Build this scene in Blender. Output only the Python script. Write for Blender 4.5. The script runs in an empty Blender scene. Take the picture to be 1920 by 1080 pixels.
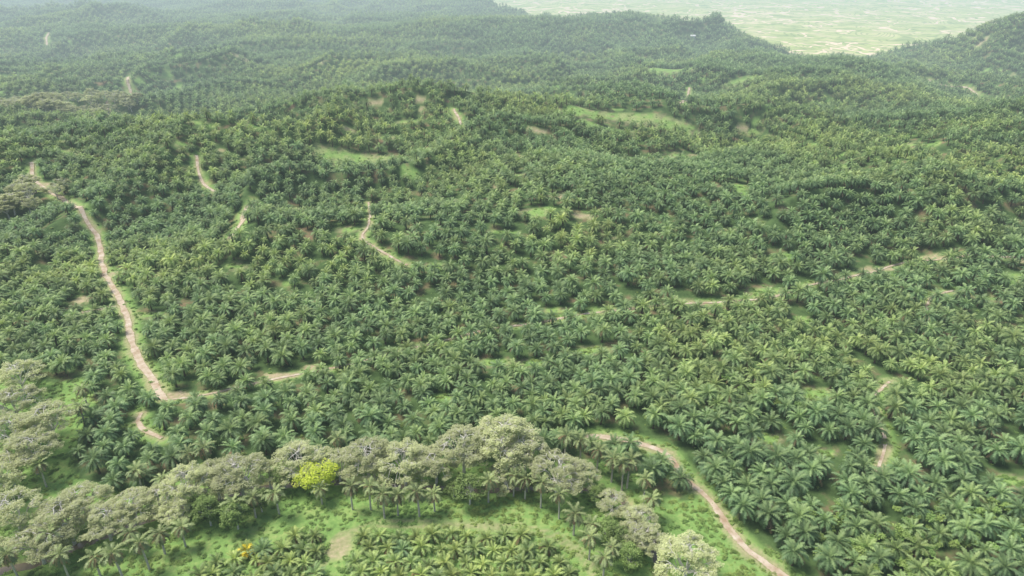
import bpy, math, random
import numpy as np
from mathutils import Vector

rng = np.random.default_rng(7)
random.seed(7)
CAMH, PITCH, F = 140.0, math.radians(26.0), 1281.0
D = bpy.data
scene = bpy.context.scene

# ------------------------------------------------------------------ noise
def _h(ix, iy, s):
    n = (ix.astype(np.int64)*374761393 + iy.astype(np.int64)*668265263 + s*974634777) & 0xffffffff
    n = ((n ^ (n >> 13)) * 1274126) & 0xffffffff
    n = ((n ^ (n >> 15)) * 2246822) & 0xffffffff
    return ((n ^ (n >> 16)) & 0xffff) / 65535.0
def vn(x, y, s=0):
    x = np.asarray(x, float); y = np.asarray(y, float)
    ix = np.floor(x); iy = np.floor(y); fx = x-ix; fy = y-iy
    fx = fx*fx*fx*(fx*(fx*6-15)+10); fy = fy*fy*fy*(fy*(fy*6-15)+10)
    a = _h(ix, iy, s); b = _h(ix+1, iy, s); c = _h(ix, iy+1, s); d = _h(ix+1, iy+1, s)
    return (a*(1-fx)+b*fx)*(1-fy) + (c*(1-fx)+d*fx)*fy      # 0..1
def ss(a, b, x):
    t = np.clip((np.asarray(x, float)-a)/(b-a), 0, 1); return t*t*(3-2*t)

# ------------------------------------------------------------------ terrain height
#        cx    cy    sx   sy   h
HILLS = [(175, 395, 150, 58, 21), (-75, 610, 115, 75, 27), (285, 1150, 115, 170, 22),
         (60, 1230, 170, 150, 13), (705, 960, 115, 105, 51), (310, 800, 140, 110, 22),
         (500, 620, 130, 90, 16), (-240, 480, 120, 50, 20), (-150, 1750, 420, 130, 17),
         (-420, 1150, 260, 80, 22), (-900, 1500, 300, 120, 24), (-700, 2300, 600, 160, 24),
         (160, 640, 80, 60, 14), (30, 420, 60, 40, 8), (-330, 880, 160, 60, 16), (500, 1010, 70, 150, -14), (-90, 330, 70, 35, 9)]
YBX = [-5000, -900, -520, -330, -100, 100, 290, 420, 600, 750, 1000, 1500, 5000]
YBY = [9000, 5200, 3000, 2400, 1900, 1500, 1330, 1100, 1060, 1150, 1300, 1500, 3000]
def plain_mask(x, y):
    yb = np.interp(x, YBX, YBY)
    return ss(0, 50, y-yb+(vn(x/90, y/90, 21)-.5)*90)
RIVER = None
def dist_poly(x, y, P):
    d = np.full(np.shape(x), 1e9)
    for (ax, ay), (bx, by) in zip(P[:-1], P[1:]):
        vx, vy = bx-ax, by-ay
        L = vx*vx+vy*vy+1e-9
        t = np.clip(((x-ax)*vx+(y-ay)*vy)/L, 0, 1)
        d = np.minimum(d, (x-ax-t*vx)**2+(y-ay-t*vy)**2)
    return np.sqrt(d)
def H(x, y):
    x = np.asarray(x, float); y = np.asarray(y, float)
    z = np.zeros(np.broadcast(x, y).shape)
    for cx, cy, sx, sy, h in HILLS:
        z = z + h*np.exp(-((x-cx)/sx)**2*.8-((y-cy)/sy)**2*.8)
    wx = x+30*(vn(x/110, y/110, 3)-.5); wy = y+30*(vn(x/110, y/110, 4)-.5)
    z = z + ss(250, 420, y)*(21*(1-np.abs(2*vn(wx/95, wy/80, 5)-1))**1.3-8)
    z = z + ss(230, 420, y)*6.0*(vn(wx/42, wy/40, 6)-.5)
    z = z + ss(700, 1300, y)*(32*(1-np.abs(2*vn(wx/330, wy/210, 8)-1))-14)
    z = z*(1-plain_mask(x, y)*.82)
    z = z + ss(3000, 9000, y)*60*vn(x/1500, y/1500, 9)
    z = z + 1.6*(vn(x/60, y/60, 10)-.5)*ss(60, 200, y)
    if RIVER is not None:
        m = (y < 260)
        if np.any(m):
            d = dist_poly(x, y, RIVER)
            z = z - 2.2*np.exp(-(d/2.2)**2)*(m)
    return z

def pdir(px, py):
    xc = (px-960)/F; yc = -(py-540)/F
    c, s = math.cos(PITCH), math.sin(PITCH)
    return np.array([xc, c+yc*s, -s+yc*c])
TS = np.geomspace(90, 9000, 5000)
def G(px, py, up=0.0):
    d = pdir(px, py)
    X = d[0]*TS; Y = d[1]*TS; Z = CAMH+d[2]*TS
    k = np.argmax(Z-up < H(X, Y))
    if k == 0: k = len(TS)-1
    return (float(X[k]), float(Y[k]))
def GL(pts, up=0.0): return [G(a, b, up) for a, b in pts]

RIVER = GL([(-60, 1075), (60, 1052), (140, 1020), (250, 975), (380, 935), (500, 905), (620, 897), (760, 905), (900, 912), (1040, 908), (1110, 912), (1165, 925), (1190, 960), (1225, 1010), (1240, 1060), (1235, 1150)])

# ------------------------------------------------------------------ roads (half width, clear distance)
ROADS = [
 (1.4, 4.2, [(58, 305), (66, 335), (95, 362), (130, 382), (160, 410), (182, 445), (190, 480), (198, 515), (215, 548), (230, 578), (242, 608), (250, 640), (262, 672), (280, 708), (300, 737), (314, 750)]),
 (.65, 1.6, [(1990, 470), (1905, 482), (1800, 482), (1700, 492), (1640, 510), (1590, 520), (1530, 533), (1450, 558), (1390, 564), (1340, 568), (1250, 571), (1180, 580), (1080, 592), (1000, 607), (920, 617), (850, 634), (780, 652), (730, 664), (660, 684), (590, 696), (520, 710), (460, 722), (380, 742), (314, 750)]),
 (1.1, 4.0, [(1560, 1150), (1480, 1085), (1440, 1057), (1400, 1030), (1370, 995), (1345, 957), (1310, 922), (1282, 900), (1268, 872), (1255, 852), (1225, 840), (1190, 830), (1140, 820), (1100, 818)]),
 (.8, 3.0, [(300, 822), (272, 808), (262, 790), (268, 775)]),
 (.6, 2.6, [(1648, 885), (1660, 845), (1656, 805), (1642, 775), (1636, 745), (1670, 716)]),
 (.65, 2.4, [(765, 498), (735, 482), (705, 464), (682, 445), (692, 415), (690, 380)]),
 (1.4, 4.6, [(430, 448), (448, 425), (458, 402), (482, 380)]),
 (.9, 3.0, [(405, 360), (378, 342), (368, 292)]),
 (1.6, 5.0, [(245, 178), (240, 145)]),
 (1.6, 6.0, [(88, 86), (92, 62)]),
 (1.2, 4, [(180, 225), (200, 190)]),
 (1.2, 4, [(1275, 195), (1292, 165)]),
 (1.4, 5, [(1740, 150), (1775, 162), (1830, 180), (1925, 200)]),
 (1.0, 3.5, [(850, 205), (864, 235)]),
 (.6, 2.4, [(1740, 600), (1745, 560), (1790, 545)]),
 (.9, 3.5, [(130, 590), (215, 575)]),
]
def smooth_line(P, step=1.5):
    P = np.array(P); n = len(P)
    out = []
    for i in range(n-1):
        p0 = P[max(i-1, 0)]; p1 = P[i]; p2 = P[i+1]; p3 = P[min(i+2, n-1)]
        m = max(2, int(np.linalg.norm(p2-p1)/step))
        for k in range(m):
            t = k/m
            out.append(.5*((2*p1)+(-p0+p2)*t+(2*p0-5*p1+4*p2-p3)*t*t+(-p0+3*p1-3*p2+p3)*t**3))
    out.append(P[-1]); return np.array(out)
road_lines = []
for hw, cl, pts in ROADS:
    L = smooth_line(GL(pts))
    k = vn(L[:, 0]/14, L[:, 1]/14, 31)-.5
    L[:, 0] += k*1.6
    road_lines.append((hw, cl, L))
grass_track = smooth_line(GL([(560, 1130), (600, 1060), (620, 1030), (645, 1000), (690, 985), (760, 982), (850, 986), (960, 988), (1050, 1008), (1110, 1060), (1140, 1120)]))

# clearings: px,py, rx,ry pixels, kind (0 grass,1 dirt)
CLEAR = [
 (610, 288, 38, 9, 0), (665, 298, 60, 12, 0), (725, 300, 30, 8, 0), (1245, 230, 62, 11, 0), (1200, 220, 60, 7, 0), (1110, 214, 62, 8, 0), (1130, 240, 60, 5, 0),
 (1275, 300, 34, 10, 0), (970, 328, 15, 5, 0), (1352, 328, 14, 6, 0), (1705, 272, 24, 5, 0), (1760, 270, 14, 5, 0), (1600, 285, 18, 4, 0), (1495, 285, 18, 4, 0),
 (1005, 400, 30, 10, 0), (158, 562, 22, 10, 1), (1440, 548, 36, 7, 0), (1530, 738, 30, 12, 0), (1040, 582, 30, 4, 0), (1110, 658, 50, 4, 0), (930, 680, 30, 4, 0),
 (1438, 822, 26, 12, 0), (1550, 850, 26, 8, 0), (655, 430, 26, 6, 0), (676, 446, 16, 6, 1), (480, 238, 30, 4, 0), (385, 233, 26, 3, 0), (1048, 368, 24, 5, 1), (925, 350, 12, 6, 1), (1010, 248, 20, 3, 1),
 (1255, 300, 14, 4, 1), (785, 190, 12, 4, 1), (705, 194, 14, 3, 1), (1390, 152, 50, 6, 0), (1300, 568, 40, 4, 1), (1650, 505, 40, 3, 1), (1745, 485, 40, 3, 1), (1905, 484, 16, 5, 1), (520, 706, 26, 3, 1),
 (1180, 300, 22, 4, 0), (850, 378, 14, 3, 1), (1770, 548, 24, 5, 0), (1665, 718, 18, 7, 0), (290, 592, 26, 4, 0), (1415, 250, 14, 4, 0), (1250, 130, 18, 3, 0), (1140, 95, 14, 3, 0), (590, 690, 20, 3, 1), (330, 742, 26, 4, 1),
 (1000, 680, 22, 4, 0), (830, 745, 26, 4, 0), (130, 285, 26, 3, 0), (560, 97, 14, 2, 1), (1850, 560, 26, 4, 0), (1500, 600, 24, 4, 0),
 (820, 500, 26, 4, 0), (440, 500, 24, 4, 0), (760, 230, 24, 3, 0), (1880, 900, 34, 11, 0), (1690, 880, 22, 10, 0), (1380, 350, 26, 4, 0),
]
clear_w = []
for px, py, rx, ry, kind in CLEAR:
    c = np.array(G(px, py)); r = np.array(G(px+rx, py)); t = np.array(G(px, py-ry)); b = np.array(G(px, py+ry))
    wx = min(max(abs(r[0]-c[0]), 2.5), 50); wy = min(max(abs(t[1]-b[1])/2, 2.5), 30, wx*.8)
    clear_w.append((c[0], c[1], wx, wy, kind))
r_ = random.Random(5)
for i in range(110):     # small bare terrace cuts and grassy gaps on the slopes
    yy = r_.uniform(300, 1300); xx = r_.uniform(-.72, .72)*yy
    clear_w.append((xx, yy, r_.uniform(2, 7)*(1+yy/1800), r_.uniform(1.2, 2.2)*(1+yy/1200), 1 if r_.random() < .5 else 0))

def inpoly(x, y, P):
    c = np.zeros(np.shape(x), bool)
    for (x1, y1), (x2, y2) in zip(P, P[1:]+P[:1]):
        cond = ((y1 > y) != (y2 > y))
        xi = (x2-x1)*(y-y1)/((y2-y1) if y2 != y1 else 1e-9)+x1
        c ^= cond & (x < xi)
    return c
ZONE = GL([(-160, 690), (40, 705), (100, 720), (170, 705), (178, 770), (130, 860), (150, 900), (250, 925), (330, 900), (420, 868), (520, 872), (640, 868), (860, 866), (1000, 868), (1110, 862), (1190, 890), (1240, 935), (1340, 940), (1420, 1030), (1460, 1110), (1460, 1300), (-500, 1300), (-500, 900)])
YOUNG1 = GL([(330, 1100), (380, 1060), (480, 1030), (560, 1010), (615, 1012), (600, 1060), (590, 1100), (590, 1260), (300, 1260)])
YOUNG2 = GL([(655, 1040), (690, 1000), (760, 998), (850, 1002), (960, 1005), (1040, 1030), (1085, 1080), (1120, 1260), (640, 1260)])

def gapn(x, y):
    return ss(.83, .89, vn(x/17, y/14, 85)*.75+vn(x/7, y/7, 86)*.25)*ss(200, 320, y)
def masks(x, y):
    """dirt, grass masks on ground"""
    nz = vn(x/5, y/5, 40)*.6+vn(x/2, y/2, 41)*.4
    dirt = np.zeros(np.shape(x)); grass = gapn(x, y)
    for hw, cl, L in road_lines:
        m = (x > L[:, 0].min()-15) & (x < L[:, 0].max()+15) & (y > L[:, 1].min()-15) & (y < L[:, 1].max()+15)
        if not m.any(): continue
        st = max(1, int(len(L)//60)); Ls = np.vstack([L[::st], L[-1:]])
        d = np.full(np.shape(x), 1e3); d[m] = dist_poly(x[m], y[m], Ls)
        dirt = np.maximum(dirt, (1-ss(hw*.9, hw+1.8, d+(nz-.5)*2.5))*.6)
        grass = np.maximum(grass, 1-ss(hw+1.5, cl+2, d))
    big = vn(x/14, y/14, 44)-.5
    for cx, cy, wx, wy, k in clear_w:
        m = (np.abs(x-cx) < wx*2.2) & (np.abs(y-cy) < wy*2.2)
        if not m.any(): continue
        e = np.sqrt(((x[m]-cx)/wx)**2+((y[m]-cy)/wy)**2)+(nz[m]-.5)*1.0+big[m]*.7
        v = 1-ss(.75, 1.1, e)
        grass[m] = np.maximum(grass[m], v)
        if k == 1: dirt[m] = np.maximum(dirt[m], v*.8)
        else: dirt[m] = np.maximum(dirt[m], .3*(1-ss(.1, .25, np.abs(e-1))))
    z = inpoly(x, y, ZONE)
    grass = np.maximum(grass, z*.95)
    m = (y < 200) & (y > 60)
    if m.any():
        d = np.full(np.shape(x), 1e3); d[m] = dist_poly(x[m], y[m], grass_track[::6])
        dirt = np.maximum(dirt, .42*(1-ss(.3, 1.1, np.abs(d-.9)+(nz-.5)*.9)))
        patch = np.array(G(632, 1030)); e = np.sqrt(((x-patch[0])/4)**2+((y-patch[1])/4)**2)
        dirt = np.maximum(dirt, .6*(1-ss(.6, 1.2, e+(nz-.5)*.8)))
    dr = dist_poly(x, y, RIVER)
    dirt = np.where(dr < 1.8, .5, dirt)*1.0
    return dirt, grass

# ------------------------------------------------------------------ node helpers
def new_mat(name):
    m = D.materials.new(name); m.use_nodes = True
    nt = m.node_tree; nt.nodes.clear()
    return m, nt, nt.nodes, nt.links
def N(ns, t, **kw):
    n = ns.new(t)
    for k, v in kw.items(): setattr(n, k, v)
    return n
def ramp(ns, stops, interp='LINEAR'):
    r = ns.new('ShaderNodeValToRGB'); r.color_ramp.interpolation = interp
    el = r.color_ramp.elements
    while len(el) < len(stops): el.new(.5)
    for e, (p, c) in zip(el, stops): e.position = p; e.color = (*c, 1) if len(c) == 3 else c
    return r
def mix(ns, ls, fac, a, b, bt='MIX'):
    m = ns.new('ShaderNodeMix'); m.data_type = 'RGBA'; m.blend_type = bt
    for s, v in ((0, fac), (6, a), (7, b)):
        if hasattr(v, 'links'): ls.new(v, m.inputs[s])
        elif s == 0: m.inputs[0].default_value = v
        else: m.inputs[s].default_value = (*v, 1)
    return m.outputs[2]
def math_(ns, ls, op, a, b=0.0, clamp=False):
    m = ns.new('ShaderNodeMath'); m.operation = op; m.use_clamp = clamp
    for i, v in enumerate((a, b)):
        if hasattr(v, 'links'): ls.new(v, m.inputs[i])
        else: m.inputs[i].default_value = v
    return m.outputs[0]
def noise(ns, ls, vec, scale, detail=3, rough=.55):
    n = ns.new('ShaderNodeTexNoise'); n.inputs['Scale'].default_value = scale
    n.inputs['Detail'].default_value = detail; n.inputs['Roughness'].default_value = rough
    ls.new(vec, n.inputs['Vector']); return n.outputs[0]

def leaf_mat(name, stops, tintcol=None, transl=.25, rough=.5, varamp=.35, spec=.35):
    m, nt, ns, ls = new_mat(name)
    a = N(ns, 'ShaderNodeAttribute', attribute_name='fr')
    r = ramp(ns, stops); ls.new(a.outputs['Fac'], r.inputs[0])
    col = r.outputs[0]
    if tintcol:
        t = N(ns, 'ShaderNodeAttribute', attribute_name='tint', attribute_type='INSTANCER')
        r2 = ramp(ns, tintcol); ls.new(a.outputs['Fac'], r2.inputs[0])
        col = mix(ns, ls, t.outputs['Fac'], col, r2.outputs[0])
    oi = N(ns, 'ShaderNodeObjectInfo')
    geo = N(ns, 'ShaderNodeNewGeometry')
    n = noise(ns, ls, geo.outputs['Position'], .8, 2)
    v = math_(ns, ls, 'MULTIPLY_ADD', oi.outputs['Random'], varamp); 
    v.node.inputs[2].default_value = 1-varamp*.5
    n2 = math_(ns, ls, 'MULTIPLY_ADD', n, .7); n2.node.inputs[2].default_value = .65
    vv = math_(ns, ls, 'MULTIPLY', v, n2)
    hsv = N(ns, 'ShaderNodeHueSaturation'); ls.new(col, hsv.inputs['Color']); ls.new(vv, hsv.inputs['Value'])
    p = N(ns, 'ShaderNodeBsdfPrincipled'); ls.new(hsv.outputs[0], p.inputs['Base Color'])
    p.inputs['Roughness'].default_value = rough; p.inputs['Specular IOR Level'].default_value = spec
    tr = N(ns, 'ShaderNodeBsdfTranslucent'); ls.new(hsv.outputs[0], tr.inputs['Color'])
    mx = N(ns, 'ShaderNodeMixShader'); mx.inputs[0].default_value = transl
    ls.new(p.outputs[0], mx.inputs[1]); ls.new(tr.outputs[0], mx.inputs[2])
    o = N(ns, 'ShaderNodeOutputMaterial'); ls.new(mx.outputs[0], o.inputs[0])
    return m
def bark_mat(name, c1, c2, sc=3):
    m, nt, ns, ls = new_mat(name)
    geo = N(ns, 'ShaderNodeNewGeometry')
    n = noise(ns, ls, geo.outputs['Position'], sc, 4)
    r = ramp(ns, [(.35, c1), (.65, c2)]); ls.new(n, r.inputs[0])
    p = N(ns, 'ShaderNodeBsdfPrincipled'); ls.new(r.outputs[0], p.inputs['Base Color']); p.inputs['Roughness'].default_value = .9
    o = N(ns, 'ShaderNodeOutputMaterial'); ls.new(p.outputs[0], o.inputs[0]); return m

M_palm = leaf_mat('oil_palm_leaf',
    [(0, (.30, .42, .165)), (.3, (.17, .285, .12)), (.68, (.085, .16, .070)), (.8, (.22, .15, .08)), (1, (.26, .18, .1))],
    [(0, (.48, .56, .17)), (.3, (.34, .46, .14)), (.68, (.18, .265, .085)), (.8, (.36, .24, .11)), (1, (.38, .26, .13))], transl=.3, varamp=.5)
M_tall = leaf_mat('tall_palm_leaf',
    [(0, (.34, .41, .16)), (.35, (.23, .30, .12)), (.66, (.15, .19, .08)), (.74, (.40, .29, .15)), (1, (.48, .35, .2))])
M_yellow = leaf_mat('yellow_frond', [(0, (.8, .66, .06)), (1, (.75, .58, .06))])
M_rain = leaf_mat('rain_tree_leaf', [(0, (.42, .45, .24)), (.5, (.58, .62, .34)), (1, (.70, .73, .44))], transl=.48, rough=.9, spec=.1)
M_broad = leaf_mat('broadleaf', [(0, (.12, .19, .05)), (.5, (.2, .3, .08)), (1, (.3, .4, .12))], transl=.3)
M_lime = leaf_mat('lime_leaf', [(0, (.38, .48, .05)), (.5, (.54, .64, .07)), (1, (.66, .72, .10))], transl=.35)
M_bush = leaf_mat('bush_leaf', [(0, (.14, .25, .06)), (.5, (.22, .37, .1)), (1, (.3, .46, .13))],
    [(0, (.26, .33, .07)), (.5, (.36, .45, .11)), (1, (.44, .52, .15))], transl=.35)
M_bark = bark_mat('pale_bark', (.5, .47, .41), (.78, .75, .68))
M_trunk = bark_mat('palm_trunk', (.42, .38, .32), (.66, .62, .54))
M_ptrunk = bark_mat('oil_palm_trunk', (.07, .05, .035), (.16, .12, .08))

# ------------------------------------------------------------------ mesh builder
class MB:
    def __init__(s): s.v = []; s.f = []; s.m = []; s.a = []
    def tri(s, pts, mi, fr):
        b = len(s.v)
        for p in pts: s.v.append(tuple(p)); s.a.append(fr)
        s.f.append(tuple(range(b, b+len(pts)))); s.m.append(mi)
    def tube(s, path, rad, mi, k=5):
        rings = []
        for i, (p, r) in enumerate(zip(path, rad)):
            p = np.array(p, float)
            q = np.array(path[min(i+1, len(path)-1)], float)-np.array(path[max(i-1, 0)], float)
            q /= np.linalg.norm(q)+1e-9
            a = np.cross(q, [0.3, .9, .1]); a /= np.linalg.norm(a)+1e-9; b = np.cross(q, a)
            ring = []
            for j in range(k):
                t = 2*math.pi*j/k; ring.append(len(s.v))
                s.v.append(tuple(p+r*(math.cos(t)*a+math.sin(t)*b))); s.a.append(.5)
            rings.append(ring)
        for A, B in zip(rings[:-1], rings[1:]):
            for j in range(k):
                s.f.append((A[j], A[(j+1) % k], B[(j+1) % k], B[j])); s.m.append(mi)
    def obj(s, name, mats):
        me = D.meshes.new(name); me.from_pydata(s.v, [], s.f)
        for m in mats: me.materials.append(m)
        me.polygons.foreach_set('material_index', s.m)
        at = me.attributes.new('fr', 'FLOAT', 'POINT'); at.data.foreach_set('value', s.a)
        me.update()
        return me

def palm_mesh(name, seed, nf=36, L=4.9, nl=14, th=4.5, tr=.32, dead=0, mats=None, ll=.85, up=80, low=-12, bend=75, lw=.17, k=6, skirt=0):
    r = random.Random(seed); b = MB()
    path = [(0, 0, -1.0)]; n = 4
    lx, ly = r.uniform(-.4, .4), r.uniform(-.4, .4)
    for i in range(n+1):
        t = i/n; path.append((lx*t*t, ly*t*t, th*t))
    b.tube(path, [tr*1.15]+[tr*(1.1-.25*i/n) for i in range(n+1)], 1, k)
    top = np.array([lx, ly, th])
    tot = nf+dead
    for i in range(tot):
        u = i/max(1, nf-1)
        az = i*2.39996+r.uniform(-.3, .3)
        isdead = i >= nf
        if isdead:
            e0 = math.radians(r.uniform(-30, -5)); bd = math.radians(r.uniform(35, 60)); fr = r.uniform(.82, 1); LL = L*r.uniform(.65, .85)
        else:
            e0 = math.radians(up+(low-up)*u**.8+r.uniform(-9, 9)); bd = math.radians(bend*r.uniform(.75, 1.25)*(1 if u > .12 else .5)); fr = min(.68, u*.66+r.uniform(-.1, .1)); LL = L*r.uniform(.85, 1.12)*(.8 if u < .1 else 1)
        if r.random() < .03 and not isdead and u > .6: fr = .8
        ca, sa = math.cos(az), math.sin(az)
        side = np.array([-sa, ca, 0])
        tw = r.uniform(-.4, .4); swing = r.uniform(-.35, .35)
        p = top.copy(); st = nl
        prev = p.copy()
        for j in range(st+1):
            s = (j+1)/(st+1)
            e = e0-bd*s**1.3
            a2 = az+swing*s*s; ca, sa = math.cos(a2), math.sin(a2)
            fwd = np.array([ca*math.cos(e), sa*math.cos(e), math.sin(e)])
            nrm = np.cross(fwd, side); nrm /= np.linalg.norm(nrm)
            if nrm[2] < 0: nrm = -nrm
            sd = side*math.cos(tw)+nrm*math.sin(tw)
            nr2 = np.cross(sd, fwd); 
            if nr2[2] < 0: nr2 = -nr2
            prev = p; p = p+fwd*(LL/(st+1))
            w = .06*(1-s*.7)
            b.tri([prev-sd*w, prev+sd*w, p+sd*w*.8, p-sd*w*.8], 0, max(0, fr-.12))
            if s > .16:
                le = ll*(math.sin(math.pi*min(1, (s-.08)*1.02))**.55*.75+.28)*(1.0 if s < .85 else .8)
                for sg in (-1, 1):
                    droop = r.uniform(-.6, .15) if not isdead else -.8
                    d = sd*sg*r.uniform(.8, 1)+fwd*r.uniform(.35, .8)+nr2*droop*.8
                    d /= np.linalg.norm(d)
                    b.tri([p-fwd*lw, p+fwd*lw, p+d*le*r.uniform(.8, 1.15)], 0, fr+r.uniform(-.06, .06) if not isdead else fr)
    return b.obj(name, mats)

def clump(b, c, rx, rz, n, size, r, mi=0, flat=.45):
    for _ in range(n):
        while True:
            q = np.array([r.uniform(-1, 1) for _ in range(3)])
            if .25 < q@q < 1: break
        p = c+q*np.array([rx, rx, rz])
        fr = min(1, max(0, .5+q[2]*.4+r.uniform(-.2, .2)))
        az = r.uniform(0, 6.283)
        u = np.array([math.cos(az), math.sin(az), r.gauss(0, flat)]); v = np.array([-math.sin(az), math.cos(az), r.gauss(0, flat)])
        u /= np.linalg.norm(u); v /= np.linalg.norm(v)
        s = size*r.uniform(.6, 1.3)
        b.tri([p-u*s, p-v*s*.55, p+u*s, p+v*s*.55], mi, fr)

def rain_tree_mesh(name, seed, R=8, HH=14):
    r = random.Random(seed); b = MB()
    fork = np.array([r.uniform(-.5, .5), r.uniform(-.5, .5), 4.5])
    b.tube([(0, 0, -.8), (fork[0]*.3, fork[1]*.3, 2.2), fork], [.6, .45, .42], 1, 7)
    nL = r.choice([5, 6, 7])
    def branch(p, q, r0, r1, sag=.6):
        m = (p+q)/2+np.array([r.uniform(-.5, .5), r.uniform(-.5, .5), sag]); m2 = p*.2+q*.8+np.array([r.uniform(-.3, .3), r.uniform(-.3, .3), .1+sag*.4])
        b.tube([p, m, m2, q], [r0, (r0+r1)/2, r1*1.2, r1], 1, 5)
        return m, m2
    for i in range(nL+2):
        az = i*2*math.pi/nL+r.uniform(-.35, .35)
        rr = R*r.uniform(.42, .64) if i < nL else R*r.uniform(.05, .25)
        lim = HH*(.76 if i < nL else .92)*r.uniform(.88, 1.06)
        q = np.array([rr*math.cos(az), rr*math.sin(az), lim])
        m, m2 = branch(fork, q, .28, .12, -.5)
        for j in range(7):
            a2 = az+r.uniform(-1.1, 1.1) if i < nL else r.uniform(0, 6.28)
            l2 = R*r.uniform(.18, .42)
            s0 = m if j < 1 else (m2 if j < 3 else q)
            e = s0+np.array([math.cos(a2)*l2, math.sin(a2)*l2, 0])
            rad = math.hypot(e[0], e[1])
            e[2] = HH*(.98-.40*(rad/R)**2)+r.uniform(-1.5, .6)
            branch(s0, e, .11, .06, .3)
            for k in range(3):
                a3 = a2+r.uniform(-1.5, 1.5); l3 = R*r.uniform(.1, .24)
                g = e+np.array([math.cos(a3)*l3, math.sin(a3)*l3, r.uniform(-.5, .9)])
                b.tube([e, (e+g)/2+[0, 0, .3], g], [.06, .05, .035], 1, 4)
                if r.random() < .9: clump(b, g+np.array([0, 0, -.3]), r.uniform(.8, 1.6), r.uniform(.3, .6), int(92*r.uniform(.4, 1.2)), .235, r, 0, .28)
    return b.obj(name, [M_rain, M_bark])
def broad_tree_mesh(name, seed, R, HH, mat, dens=1.0):
    r = random.Random(seed); b = MB()
    b.tube([(0, 0, -.5), (.1, 0, HH*.3), (0, .2, HH*.6)], [.35, .28, .2], 1, 6)
    for i in range(int(60*dens)):
        a = r.uniform(0, 6.28); el = math.asin(r.uniform(-.55, 1)); rad = r.uniform(.55, 1)**.5*r.uniform(.8, 1.12)
        c = np.array([R*math.cos(a)*math.cos(el)*rad, R*math.sin(a)*math.cos(el)*rad, HH*.58+HH*.38*math.sin(el)*rad])
        if i % 3 == 0: b.tube([(0, 0, HH*.35), c*.6+np.array([0, 0, HH*.2]), c], [.14, .08, .04], 1, 4)
        clump(b, c, R*r.uniform(.2, .34), R*r.uniform(.16, .26), 70, .26, r)
    return b.obj(name, [mat, M_bark])
def bush_mesh(name, seed, R=1.3, n=7, leaf=.2, per=26, hh=.6):
    r = random.Random(seed); b = MB()
    for i in range(n):
        a = r.uniform(0, 6.28); q = R*r.uniform(0, .75)
        clump(b, np.array([q*math.cos(a), q*math.sin(a), r.uniform(.05, hh)]), R*.45, R*.28, per, leaf, r)
    return b.obj(name, [M_bush])

def coll(name, meshes):
    c = D.collections.new(name)
    for i, me in enumerate(meshes):
        o = D.objects.new('%s_%02d' % (name, i), me); c.objects.link(o)
    return c
PM = [M_palm, M_ptrunk]
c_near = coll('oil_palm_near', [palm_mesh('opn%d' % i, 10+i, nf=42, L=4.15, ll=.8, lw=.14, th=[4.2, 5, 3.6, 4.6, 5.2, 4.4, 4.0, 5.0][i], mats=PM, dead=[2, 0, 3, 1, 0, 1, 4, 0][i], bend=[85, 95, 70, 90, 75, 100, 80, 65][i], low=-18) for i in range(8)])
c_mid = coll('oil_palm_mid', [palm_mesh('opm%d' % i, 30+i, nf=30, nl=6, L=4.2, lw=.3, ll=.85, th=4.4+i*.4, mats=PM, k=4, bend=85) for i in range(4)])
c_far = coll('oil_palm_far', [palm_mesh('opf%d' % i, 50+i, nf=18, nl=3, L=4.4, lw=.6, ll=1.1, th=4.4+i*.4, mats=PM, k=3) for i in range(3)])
c_young = coll('young_palm', [palm_mesh('opy%d' % i, 70+i, nf=28, L=3.0, ll=.62, nl=12, lw=.13, th=1.4, dead=9, mats=PM, low=0) for i in range(3)])
c_bush = coll('undergrowth_plants', [bush_mesh('bsh%d' % i, 90+i) for i in range(4)])
rain_meshes = [rain_tree_mesh('rain_tree', 100+i) for i in range(6)]
c_dist = coll('distant_rain_tree', rain_meshes[:3])

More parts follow.
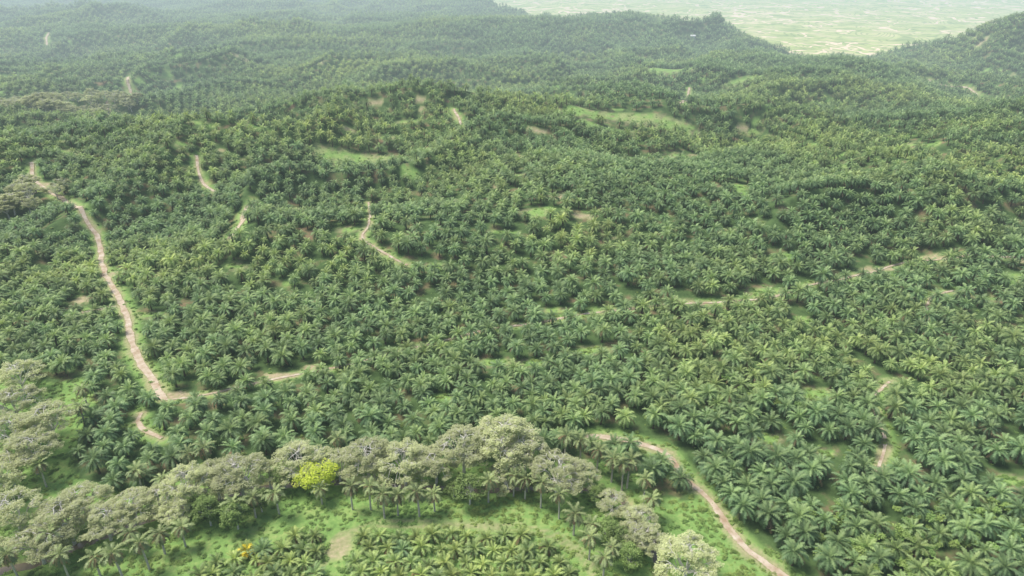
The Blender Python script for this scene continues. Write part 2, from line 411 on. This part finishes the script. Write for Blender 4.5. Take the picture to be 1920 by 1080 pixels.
# ------------------------------------------------------------------ scatter via geometry nodes
def scatter(name, xyz, rz, sc, tint, collection, tilt=.12):
    n = len(xyz)
    me = D.meshes.new(name); me.vertices.add(n); me.vertices.foreach_set('co', np.asarray(xyz, np.float32).ravel())
    rot = np.stack([rng.normal(0, tilt*.5, n), rng.normal(0, tilt*.5, n), rz], 1).astype(np.float32)
    me.attributes.new('rot', 'FLOAT_VECTOR', 'POINT').data.foreach_set('vector', rot.ravel())
    me.attributes.new('scl', 'FLOAT', 'POINT').data.foreach_set('value', np.asarray(sc, np.float32))
    me.attributes.new('tint', 'FLOAT', 'POINT').data.foreach_set('value', np.clip(np.asarray(tint, np.float32), 0, 1))
    me.attributes.new('vi', 'INT', 'POINT').data.foreach_set('value', rng.integers(0, 1000, n).astype(np.int32))
    me.update()
    ob = D.objects.new(name, me); scene.collection.objects.link(ob)
    g = D.node_groups.new(name+'_gn', 'GeometryNodeTree')
    g.interface.new_socket('Geometry', in_out='INPUT', socket_type='NodeSocketGeometry')
    g.interface.new_socket('Geometry', in_out='OUTPUT', socket_type='NodeSocketGeometry')
    ns, ls = g.nodes, g.links
    gi = ns.new('NodeGroupInput'); go = ns.new('NodeGroupOutput')
    m2p = ns.new('GeometryNodeMeshToPoints'); ls.new(gi.outputs[0], m2p.inputs['Mesh'])
    ci = ns.new('GeometryNodeCollectionInfo'); ci.inputs['Collection'].default_value = collection
    ci.inputs['Separate Children'].default_value = True; ci.inputs['Reset Children'].default_value = True
    iop = ns.new('GeometryNodeInstanceOnPoints'); ls.new(m2p.outputs[0], iop.inputs['Points'])
    ls.new(ci.outputs[0], iop.inputs['Instance']); iop.inputs['Pick Instance'].default_value = True
    def att(nm, t):
        a = ns.new('GeometryNodeInputNamedAttribute'); a.data_type = t; a.inputs['Name'].default_value = nm
        return a.outputs['Attribute']
    ls.new(att('vi', 'INT'), iop.inputs['Instance Index'])
    ls.new(att('rot', 'FLOAT_VECTOR'), iop.inputs['Rotation'])
    ls.new(att('scl', 'FLOAT'), iop.inputs['Scale'])
    ls.new(iop.outputs[0], go.inputs[0])
    md = ob.modifiers.new('scatter', 'NODES'); md.node_group = g
    return ob

# ------------------------------------------------------------------ terrain mesh
ys = np.concatenate([np.linspace(-60, 70, 40)[:-1], np.geomspace(70, 14000, 660)])
us = np.linspace(-1, 1, 521)
W = 130+np.maximum(ys, 0)*1.0
Y = np.repeat(ys[:, None], len(us), 1); X = us[None, :]*W[:, None]
Z = H(X, Y)
nr, nc = X.shape
me = D.meshes.new('terrain')
me.vertices.add(nr*nc); me.vertices.foreach_set('co', np.stack([X, Y, Z], 2).astype(np.float32).ravel())
idx = np.arange(nr*nc).reshape(nr, nc)
q = np.stack([idx[:-1, :-1], idx[:-1, 1:], idx[1:, 1:], idx[1:, :-1]], 2).reshape(-1, 4)
me.loops.add(q.size); me.loops.foreach_set('vertex_index', q.ravel().astype(np.int32))
me.polygons.add(len(q)); me.polygons.foreach_set('loop_start', np.arange(0, q.size, 4, dtype=np.int32))
me.polygons.foreach_set('use_smooth', np.ones(len(q), bool))
dirt, grass = masks(X, Y); pl = plain_mask(X, Y)
for nm, a in (('dirt', dirt), ('grass', grass), ('plain', pl)):
    me.attributes.new(nm, 'FLOAT', 'POINT').data.foreach_set('value', a.astype(np.float32).ravel())
me.update(calc_edges=True); me.validate()
terrain = D.objects.new('terrain', me); scene.collection.objects.link(terrain)

m, nt, ns, ls = new_mat('terrain_ground')
geo = N(ns, 'ShaderNodeNewGeometry'); pos = geo.outputs['Position']
def A(nm): return N(ns, 'ShaderNodeAttribute', attribute_name=nm).outputs['Fac']
nA = noise(ns, ls, pos, .9, 4); nB = noise(ns, ls, pos, .12, 4); nC = noise(ns, ls, pos, .018, 5); nD = noise(ns, ls, pos, .0035, 4)
r1 = ramp(ns, [(.35, (.05, .09, .03)), (.52, (.09, .15, .05)), (.7, (.22, .165, .095))]); ls.new(nB, r1.inputs[0])
r2 = ramp(ns, [(.3, (.13, .24, .065)), (.5, (.22, .36, .10)), (.72, (.36, .43, .15))]); 
mixn = math_(ns, ls, 'MULTIPLY_ADD', nA, .5); ls.new(math_(ns, ls, 'MULTIPLY', nB, .5), mixn.node.inputs[2]); ls.new(mixn, r2.inputs[0])
r3 = ramp(ns, [(.3, (.33, .24, .15)), (.7, (.52, .42, .29))]); ls.new(mixn, r3.inputs[0])
r4 = ramp(ns, [(.3, (.26, .34, .11)), (.5, (.46, .52, .2)), (.68, (.62, .56, .32))]); ls.new(nC, r4.inputs[0])
ln = math_(ns, ls, 'ABSOLUTE', math_(ns, ls, 'SUBTRACT', nD, .5))
tr1 = math_(ns, ls, 'LESS_THAN', ln, .008)
nD2 = noise(ns, ls, pos, .0065, 3); ln2 = math_(ns, ls, 'ABSOLUTE', math_(ns, ls, 'SUBTRACT', nD2, .58))
tr1 = math_(ns, ls, 'MAXIMUM', tr1, math_(ns, ls, 'LESS_THAN', ln2, .008))
nE = noise(ns, ls, pos, .006, 2); fr_ = math_(ns, ls, 'FRACT', math_(ns, ls, 'MULTIPLY', nE, 26.0))
tr2 = math_(ns, ls, 'MULTIPLY', math_(ns, ls, 'LESS_THAN', fr_, .3), .5)
pc = mix(ns, ls, tr2, r4.outputs[0], (.15, .24, .08))
pc = mix(ns, ls, math_(ns, ls, 'MULTIPLY', tr1, .9), pc, (.85, .66, .5))
c = mix(ns, ls, A('grass'), r1.outputs[0], r2.outputs[0])
c = mix(ns, ls, A('plain'), c, pc)
dn = math_(ns, ls, 'MULTIPLY', A('dirt'), math_(ns, ls, 'MULTIPLY_ADD', nA, 1.4), True); dn.node.inputs[1].links[0].from_node.inputs[2].default_value = .35
c = mix(ns, ls, dn, c, r3.outputs[0])
p = N(ns, 'ShaderNodeBsdfPrincipled'); ls.new(c, p.inputs['Base Color']); p.inputs['Roughness'].default_value = .95; p.inputs['Specular IOR Level'].default_value = .1
bm = N(ns, 'ShaderNodeBump'); bm.inputs['Strength'].default_value = .6; bm.inputs['Distance'].default_value = .5; ls.new(nA, bm.inputs['Height']); ls.new(bm.outputs[0], p.inputs['Normal'])
o = N(ns, 'ShaderNodeOutputMaterial'); ls.new(p.outputs[0], o.inputs[0])
me.materials.append(m)

# ------------------------------------------------------------------ roads
m, nt, ns, ls = new_mat('dirt_road_surface')
geo = N(ns, 'ShaderNodeNewGeometry'); pos = geo.outputs['Position']
n1 = noise(ns, ls, pos, .35, 5); n2 = noise(ns, ls, pos, 2.5, 4)
r = ramp(ns, [(.3, (.36, .26, .17)), (.5, (.50, .41, .30)), (.72, (.64, .56, .46))]); ls.new(n1, r.inputs[0])
e = N(ns, 'ShaderNodeAttribute', attribute_name='edge').outputs['Fac']
gm = math_(ns, ls, 'GREATER_THAN', math_(ns, ls, 'MULTIPLY', e, n2), .40)
c = mix(ns, ls, gm, r.outputs[0], (.24, .27, .1))
p = N(ns, 'ShaderNodeBsdfPrincipled'); ls.new(c, p.inputs['Base Color']); p.inputs['Roughness'].default_value = .95; p.inputs['Specular IOR Level'].default_value = .1
o = N(ns, 'ShaderNodeOutputMaterial'); ls.new(p.outputs[0], o.inputs[0]); M_road = m
for hw, cl, L in road_lines:
    T = np.gradient(L, axis=0); T /= np.linalg.norm(T, axis=1)[:, None]+1e-9
    Nn = np.stack([-T[:, 1], T[:, 0]], 1)
    offs = np.array([-1, -.55, -.12, .12, .55, 1]); ed = [1, .35, .62, .62, .35, 1]
    V = []; E = []
    for i in range(len(L)):
        wl = hw*(.7+.6*float(vn(L[i, 0]/4, L[i, 1]/4, 60))); wr = hw*(.7+.6*float(vn(L[i, 0]/4, L[i, 1]/4, 61)))
        for o_, e_ in zip(offs, ed):
            q_ = L[i]+Nn[i]*o_*(wl if o_ < 0 else wr); V.append((q_[0], q_[1])); E.append(e_)
    V = np.array(V); z = H(V[:, 0], V[:, 1])+.09+np.maximum(V[:, 1]-150, 0)*.0006
    k = 6; Fc = [(i*k+j, i*k+j+1, (i+1)*k+j+1, (i+1)*k+j) for i in range(len(L)-1) for j in range(k-1)]
    rm = D.meshes.new('dirt_road'); rm.from_pydata([(a, b_, c_) for (a, b_), c_ in zip(V, z)], [], Fc)
    rm.attributes.new('edge', 'FLOAT', 'POINT').data.foreach_set('value', np.array(E, np.float32)); rm.materials.append(M_road)
    scene.collection.objects.link(D.objects.new('dirt_road', rm))

# river water
RL = smooth_line(RIVER, 3); T = np.gradient(RL, axis=0); T /= np.linalg.norm(T, axis=1)[:, None]; Nn = np.stack([-T[:, 1], T[:, 0]], 1)
V = []; 
for i in range(len(RL)):
    for s_ in (-2.2, 2.2): q_ = RL[i]+Nn[i]*s_; V.append((q_[0], q_[1], -1.7))
rm = D.meshes.new('river'); rm.from_pydata(V, [], [(2*i, 2*i+1, 2*i+3, 2*i+2) for i in range(len(RL)-1)])
m, nt, ns, ls = new_mat('muddy_water'); p = N(ns, 'ShaderNodeBsdfPrincipled'); p.inputs['Base Color'].default_value = (.16, .13, .09, 1); p.inputs['Roughness'].default_value = .12
o = N(ns, 'ShaderNodeOutputMaterial'); ls.new(p.outputs[0], o.inputs[0]); rm.materials.append(m)
scene.collection.objects.link(D.objects.new('river', rm))

# ------------------------------------------------------------------ palms
sp = 7.1
gy = np.arange(60, 3000, sp*.866); pts = []
for i, yy in enumerate(gy):
    w = .78*yy+120
    xs = np.arange(-w, w, sp)+(sp/2 if i % 2 else 0)
    pts.append(np.stack([xs, np.full_like(xs, yy)], 1))
P = np.vstack(pts)
x = P[:, 0]+38*(vn(P[:, 0]/130, P[:, 1]/130, 70)-.5)+rng.normal(0, .8, len(P))
y = P[:, 1]+38*(vn(P[:, 0]/130, P[:, 1]/130, 71)-.5)+rng.normal(0, .8, len(P))
keep = rng.random(len(x)) > .03
keep &= gapn(x, y) < .5
keep &= plain_mask(x, y) < .4
keep &= ~inpoly(x, y, ZONE)
keep &= dist_poly(x, y, RIVER) > 6
for hw, cl, L in road_lines:
    mm = keep & (x > L[:, 0].min()-12) & (x < L[:, 0].max()+12) & (y > L[:, 1].min()-12) & (y < L[:, 1].max()+12)
    if mm.any():
        dd = dist_poly(x[mm], y[mm], L[::3] if len(L) > 6 else L)
        kk = keep[mm]; kk[dd < cl] = False; keep[mm] = kk
for cx, cy, wx, wy, k in clear_w:
    keep &= (((x-cx)/(wx+1.5))**2+((y-cy+2)/(wy+3))**2) > 1
DZ1 = (G(115, 195), 75, 40); DZ2 = (G(40, 385), 26, 22)
for (c_, rx, ry) in (DZ1, DZ2): keep &= (((x-c_[0])/rx)**2+((y-c_[1])/ry)**2) > 1
x = x[keep]; y = y[keep]; z = H(x, y)
slope = np.hypot(H(x+4, y)-H(x-4, y), H(x, y+4)-H(x, y-4))/8
k = ~((slope > .12) & (np.mod(z/5.0+vn(x/60, y/60, 87), 1) < .15) & (y > 260) & (rng.random(len(x)) < .8))
x = x[k]; y = y[k]; z = z[k]
tint = 1.5*(vn(x/120, y/75, 80)*.6+vn(x/34, y/30, 81)*.4-.43)+.15*rng.standard_normal(len(x))+.12*ss(1000, 400, y)*ss(300, 420, y)
for px, py, rx, ry, a in ((1120, 450, 190, 40, .5), (1700, 480, 200, 30, .25), (1350, 760, 130, 60, .3), (1390, 155, 90, 12, .5), (480, 240, 90, 12, .4), (1150, 600, 150, 30, .1), (1680, 1020, 110, 50, .3), (300, 330, 150, 30, .15), (1900, 320, 90, 30, .3), (700, 130, 250, 12, .4)):
    c_ = G(px, py); wx = abs(G(px+rx, py)[0]-c_[0]); wy = abs(G(px, py-ry)[1]-G(px, py+ry)[1])/2
    tint += a*np.exp(-((x-c_[0])/wx)**2-((y-c_[1])/wy)**2)
sc = rng.normal(1.0, .11, len(x))*(.9+.2*vn(x/60, y/60, 83))
rz = rng.uniform(0, 6.283, len(x)); xyz = np.stack([x, y, z-.1], 1)
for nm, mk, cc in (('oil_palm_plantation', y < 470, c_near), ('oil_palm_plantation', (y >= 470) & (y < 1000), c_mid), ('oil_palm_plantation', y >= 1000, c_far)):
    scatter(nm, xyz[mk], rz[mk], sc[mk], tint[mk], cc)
print('PALMS', len(x))
# young palms
def hexin(P, sp, jit):
    A_ = np.array(P); xs = np.arange(A_[:, 0].min(), A_[:, 0].max(), sp); ysv = np.arange(A_[:, 1].min(), A_[:, 1].max(), sp*.87)
    XX, YY = np.meshgrid(xs, ysv); XX = XX+(np.arange(len(ysv)) % 2)[:, None]*sp/2
    XX = XX.ravel()+rng.normal(0, jit, XX.size); YY = YY.ravel()+rng.normal(0, jit, YY.size)
    k = inpoly(XX, YY, P); return XX[k], YY[k]
a = [hexin(YOUNG1, 4.7, .5), hexin(YOUNG2, 4.7, .5)]
x = np.concatenate([a[0][0], a[1][0]]); y = np.concatenate([a[0][1], a[1][1]])
scatter('young_oil_palms', np.stack([x, y, H(x, y)], 1), rng.uniform(0, 6.28, len(x)), rng.normal(1.0, .1, len(x)), .75+.3*rng.standard_normal(len(x)), c_young)

# undergrowth
n = 110000
y = rng.uniform(85, 620, n); x = rng.uniform(-1, 1, n)*(.72*y+70)
d_, g_ = masks(x, y)
pr = g_*.85*(1-np.clip(d_*1.6, 0, 1))*(.3+1.0*vn(x/9, y/9, 90)) + (1-g_)*.05
pr[dist_poly(x, y, RIVER) < 1.6] = 0
k = rng.random(n) < pr*np.where(y > 350, .35, 1)
x = x[k]; y = y[k]; g_ = g_[k]
scatter('undergrowth', np.stack([x, y, H(x, y)-.2], 1), rng.uniform(0, 6.28, len(x)), rng.uniform(.3, 1.0, len(x)), vn(x/15, y/15, 91)*.9-.15, c_bush)
# climbing vines smothering palms, lower right
xs_, ys_ = [], []
for px, py, rx, ry, nn in ((1690, 1030, 10, 6, 90), (1400, 760, 8, 7, 40), (1880, 985, 8, 5, 50), (1560, 1000, 6, 4, 25)):
    c_ = G(px, py); xs_.append(c_[0]+rng.normal(0, rx, nn)); ys_.append(c_[1]+rng.normal(0, ry, nn))
x = np.concatenate(xs_); y = np.concatenate(ys_)
scatter('climbing_vines', np.stack([x, y, H(x, y)+rng.uniform(1.5, 4.4, len(x))], 1), rng.uniform(0, 6.28, len(x)), rng.uniform(.8, 1.8, len(x)), rng.uniform(0, .6, len(x)), c_bush)

# distant grey trees
def blob(c_, rx, ry, n):
    a = rng.uniform(0, 6.28, n); q_ = np.sqrt(rng.random(n)); return c_[0]+rx*q_*np.cos(a), c_[1]+ry*q_*np.sin(a)
b1 = blob(*DZ1, 80); b2 = blob(*DZ2, 16)
x = np.concatenate([b1[0], b2[0]]); y = np.concatenate([b1[1], b2[1]])
scatter('distant_trees', np.stack([x, y, H(x, y)], 1), rng.uniform(0, 6.28, len(x)), rng.uniform(.6, 1.0, len(x)), np.zeros(len(x)), c_dist)

# ------------------------------------------------------------------ individual trees
def at_h(px, py, zc):
    d = pdir(px, py); t = (zc-CAMH)/d[2]; return d[0]*t, d[1]*t, t
def place(name, mesh, x, y, s, rz):
    ob = D.objects.new(name, mesh); ob.location = (x, y, float(H(np.array([x]), np.array([y]))[0])-.05)
    ob.scale = (s, s, s*random.uniform(.88, 1.14)); ob.rotation_euler = (0, 0, rz); scene.collection.objects.link(ob); return ob
RT = [(30, 690, 85), (20, 740, 95), (85, 775, 100), (15, 800, 85), (50, 835, 100), (10, 868, 85), (20, 950, 110), (60, 1000, 105), (115, 955, 110), (150, 925, 90), (190, 960, 100), (240, 930, 95), (290, 915, 90), (350, 900, 100), (400, 880, 95), (445, 872, 105),
      (560, 838, 105), (630, 850, 85), (685, 838, 100), (755, 845, 105), (815, 850, 95), (868, 828, 105), (945, 812, 120), (985, 838, 90), (950, 872, 80), (1045, 868, 105), (1092, 880, 75), (1200, 968, 75), (1290, 1040, 118), (1190, 995, 60), (330, 950, 70), (700, 872, 65), (-30, 1030, 100), (-30, 900, 100), (1215, 1000, 60), (500, 880, 65), (100, 1010, 85), (1150, 935, 60)]
for i, (px, py, dp) in enumerate(RT):
    x, y, t = at_h(px, py, 11); s = dp*t/F/16.5
    s = min(max(s, .55), 1.35)
    x, y, t = at_h(px, py, 11.5*s)
    place('rain_tree', rain_meshes[i % 6], x, y, s, random.uniform(0, 6.28))
tall = [palm_mesh('tall_palm', 200+i, nf=24, L=3.7, ll=.75, nl=12, th=[8.6, 9.6, 7.6][i], tr=.27, dead=12, mats=[M_tall, M_trunk], up=75, low=-25, bend=80) for i in range(3)]
TP = [(470, 925), (515, 920), (597, 900), (655, 910), (690, 910), (716, 925), (742, 920), (783, 922), (812, 912), (915, 895), (963, 885), (985, 890), (1015, 905), (1050, 925), (1078, 955), (1108, 1000), (1135, 1035), (1112, 965), (1150, 1010),
      (265, 1020), (295, 990), (335, 978), (215, 1040), (170, 1030), (110, 1035), (15, 1040), (240, 990), (70, 868), (150, 768), (152, 725), (255, 878), (1170, 870), (1150, 858), (1122, 842), (1225, 925), (1212, 890), (1180, 868), (385, 845), (300, 885), (630, 820), (1060, 825), (435, 940), (1090, 830), (95, 1000), (350, 845)]
for i, (px, py) in enumerate(TP):
    x, y, t = at_h(px, py, 9); place('palm_tree', tall[i % 3], x, y, random.uniform(.85, 1.08), random.uniform(0, 6.28))
lime = broad_tree_mesh('lime_green_tree', 301, 5.6, 10, M_lime)
x, y, t = at_h(592, 893, 6); place('lime_green_tree', lime, x, y, 1, 0)
bt = [broad_tree_mesh('broadleaf_tree', 310+i, 4.3, 10.5, M_broad) for i in range(2)]
for i, (px, py, s) in enumerate([(880, 915, 1), (388, 955, .85), (440, 962, .85), (372, 940, .8), (1140, 985, .8), (1180, 1035, .8), (485, 930, .7), (530, 885, .8), (850, 900, .6), (1010, 880, .6), (1160, 1000, .7), (1120, 915, .6)]):
    x, y, t = at_h(px, py, 6); place('broadleaf_tree', bt[i % 2], x, y, s, i*1.3)
yp = palm_mesh('yellow_palm', 400, nf=20, L=2.4, th=1.6, nl=8, mats=[M_yellow, M_ptrunk])
x, y = G(466, 1042); place('yellow_palm', yp, x, y, 1, 0)

# hilltop house
hx, hy = 285, 1143; hz = float(H(np.array([hx]), np.array([hy]))[0])
par = D.objects.new('hilltop_house', None); par.location = (hx, hy, hz+1); scene.collection.objects.link(par)
mw, nt, ns, ls = new_mat('white_wall'); p = N(ns, 'ShaderNodeBsdfPrincipled'); p.inputs['Base Color'].default_value = (.6, .6, .58, 1); o = N(ns, 'ShaderNodeOutputMaterial'); ls.new(p.outputs[0], o.inputs[0])
hm = D.meshes.new('walls'); w, dd, h_ = 3.6, 3, 5.6
hm.from_pydata([(-w, -dd, -2), (w, -dd, -2), (w, dd, -2), (-w, dd, -2), (-w, -dd, h_), (w, -dd, h_), (w, dd, h_), (-w, dd, h_), (-w, 0, h_+1.3), (w, 0, h_+1.3)], [], [(0, 1, 5, 4), (1, 2, 6, 9, 5), (2, 3, 7, 6), (3, 0, 4, 8, 7)]); hm.materials.append(mw)
ob = D.objects.new('walls', hm); ob.parent = par; scene.collection.objects.link(ob)
hm = D.meshes.new('roof'); hm.from_pydata([(-w-.6, -dd-.8, h_-.3), (w+.6, -dd-.8, h_-.3), (w+.6, 0, h_+1.4), (-w-.6, 0, h_+1.4), (-w-.6, dd+.8, h_-.3), (w+.6, dd+.8, h_-.3)], [], [(0, 1, 2, 3), (3, 2, 5, 4)]); hm.materials.append(mw)
ob = D.objects.new('roof', hm); ob.parent = par; scene.collection.objects.link(ob)

# ------------------------------------------------------------------ haze volume
def haze_box(y0, y1, SIG, z0, z1, col=(.64, .79, .84, 1)):
    m, nt, ns, ls = new_mat('haze_glow')
    ab = N(ns, 'ShaderNodeVolumeAbsorption'); ab.inputs['Color'].default_value = (0, 0, 0, 1); ab.inputs['Density'].default_value = SIG
    em = N(ns, 'ShaderNodeEmission'); em.inputs['Color'].default_value = col; em.inputs['Strength'].default_value = SIG  # emission stands in for daylight scattered by the haze
    ad = N(ns, 'ShaderNodeAddShader'); ls.new(ab.outputs[0], ad.inputs[0]); ls.new(em.outputs[0], ad.inputs[1])
    o = N(ns, 'ShaderNodeOutputMaterial'); ls.new(ad.outputs[0], o.inputs['Volume'])
    x0, x1 = -16000, 16000
    hv = D.meshes.new('haze'); hv.from_pydata([(x0, y0, z0), (x1, y0, z0), (x1, y1, z0), (x0, y1, z0), (x0, y0, z1), (x1, y0, z1), (x1, y1, z1), (x0, y1, z1)], [], [(0, 3, 2, 1), (4, 5, 6, 7), (0, 1, 5, 4), (1, 2, 6, 5), (2, 3, 7, 6), (3, 0, 4, 7)])
    hv.materials.append(m); scene.collection.objects.link(D.objects.new('haze', hv))
haze_box(-300, 14990, 1/8000.0, -60, 190)
haze_box(550, 15000, 1/2600.0, -70, 150)

# ------------------------------------------------------------------ light, sky, camera
EL, AZ = math.radians(62), math.radians(-75)
w = D.worlds.new('World'); scene.world = w; w.use_nodes = True
wn = w.node_tree.nodes; wl = w.node_tree.links
bg = wn.get('Background'); sky = wn.new('ShaderNodeTexSky'); sky.sky_type = 'NISHITA'; sky.sun_disc = False
sky.sun_elevation = EL; sky.sun_rotation = AZ; sky.air_density = 1.0; sky.dust_density = 3.0
wl.new(sky.outputs[0], bg.inputs[0]); bg.inputs[1].default_value = .15
sl = D.lights.new('sun', 'SUN'); sl.energy = 4.0; sl.angle = math.radians(22); sl.color = (1, .96, .9)
so = D.objects.new('sun', sl); scene.collection.objects.link(so)
sd = Vector((math.sin(AZ)*math.cos(EL), math.cos(AZ)*math.cos(EL), math.sin(EL)))
so.rotation_euler = sd.to_track_quat('Z', 'Y').to_euler(); so.location = (0, 0, 200)
cam = D.cameras.new('camera'); cam.sensor_width = 36; cam.lens = 36*F/1920; cam.clip_end = 30000; cam.clip_start = 1
co = D.objects.new('camera', cam); co.location = (0, 0, CAMH); co.rotation_euler = (math.pi/2-PITCH, 0, 0)
scene.collection.objects.link(co); scene.camera = co
scene.view_settings.view_transform = 'Standard'; scene.view_settings.look = 'None'; scene.view_settings.exposure = 0
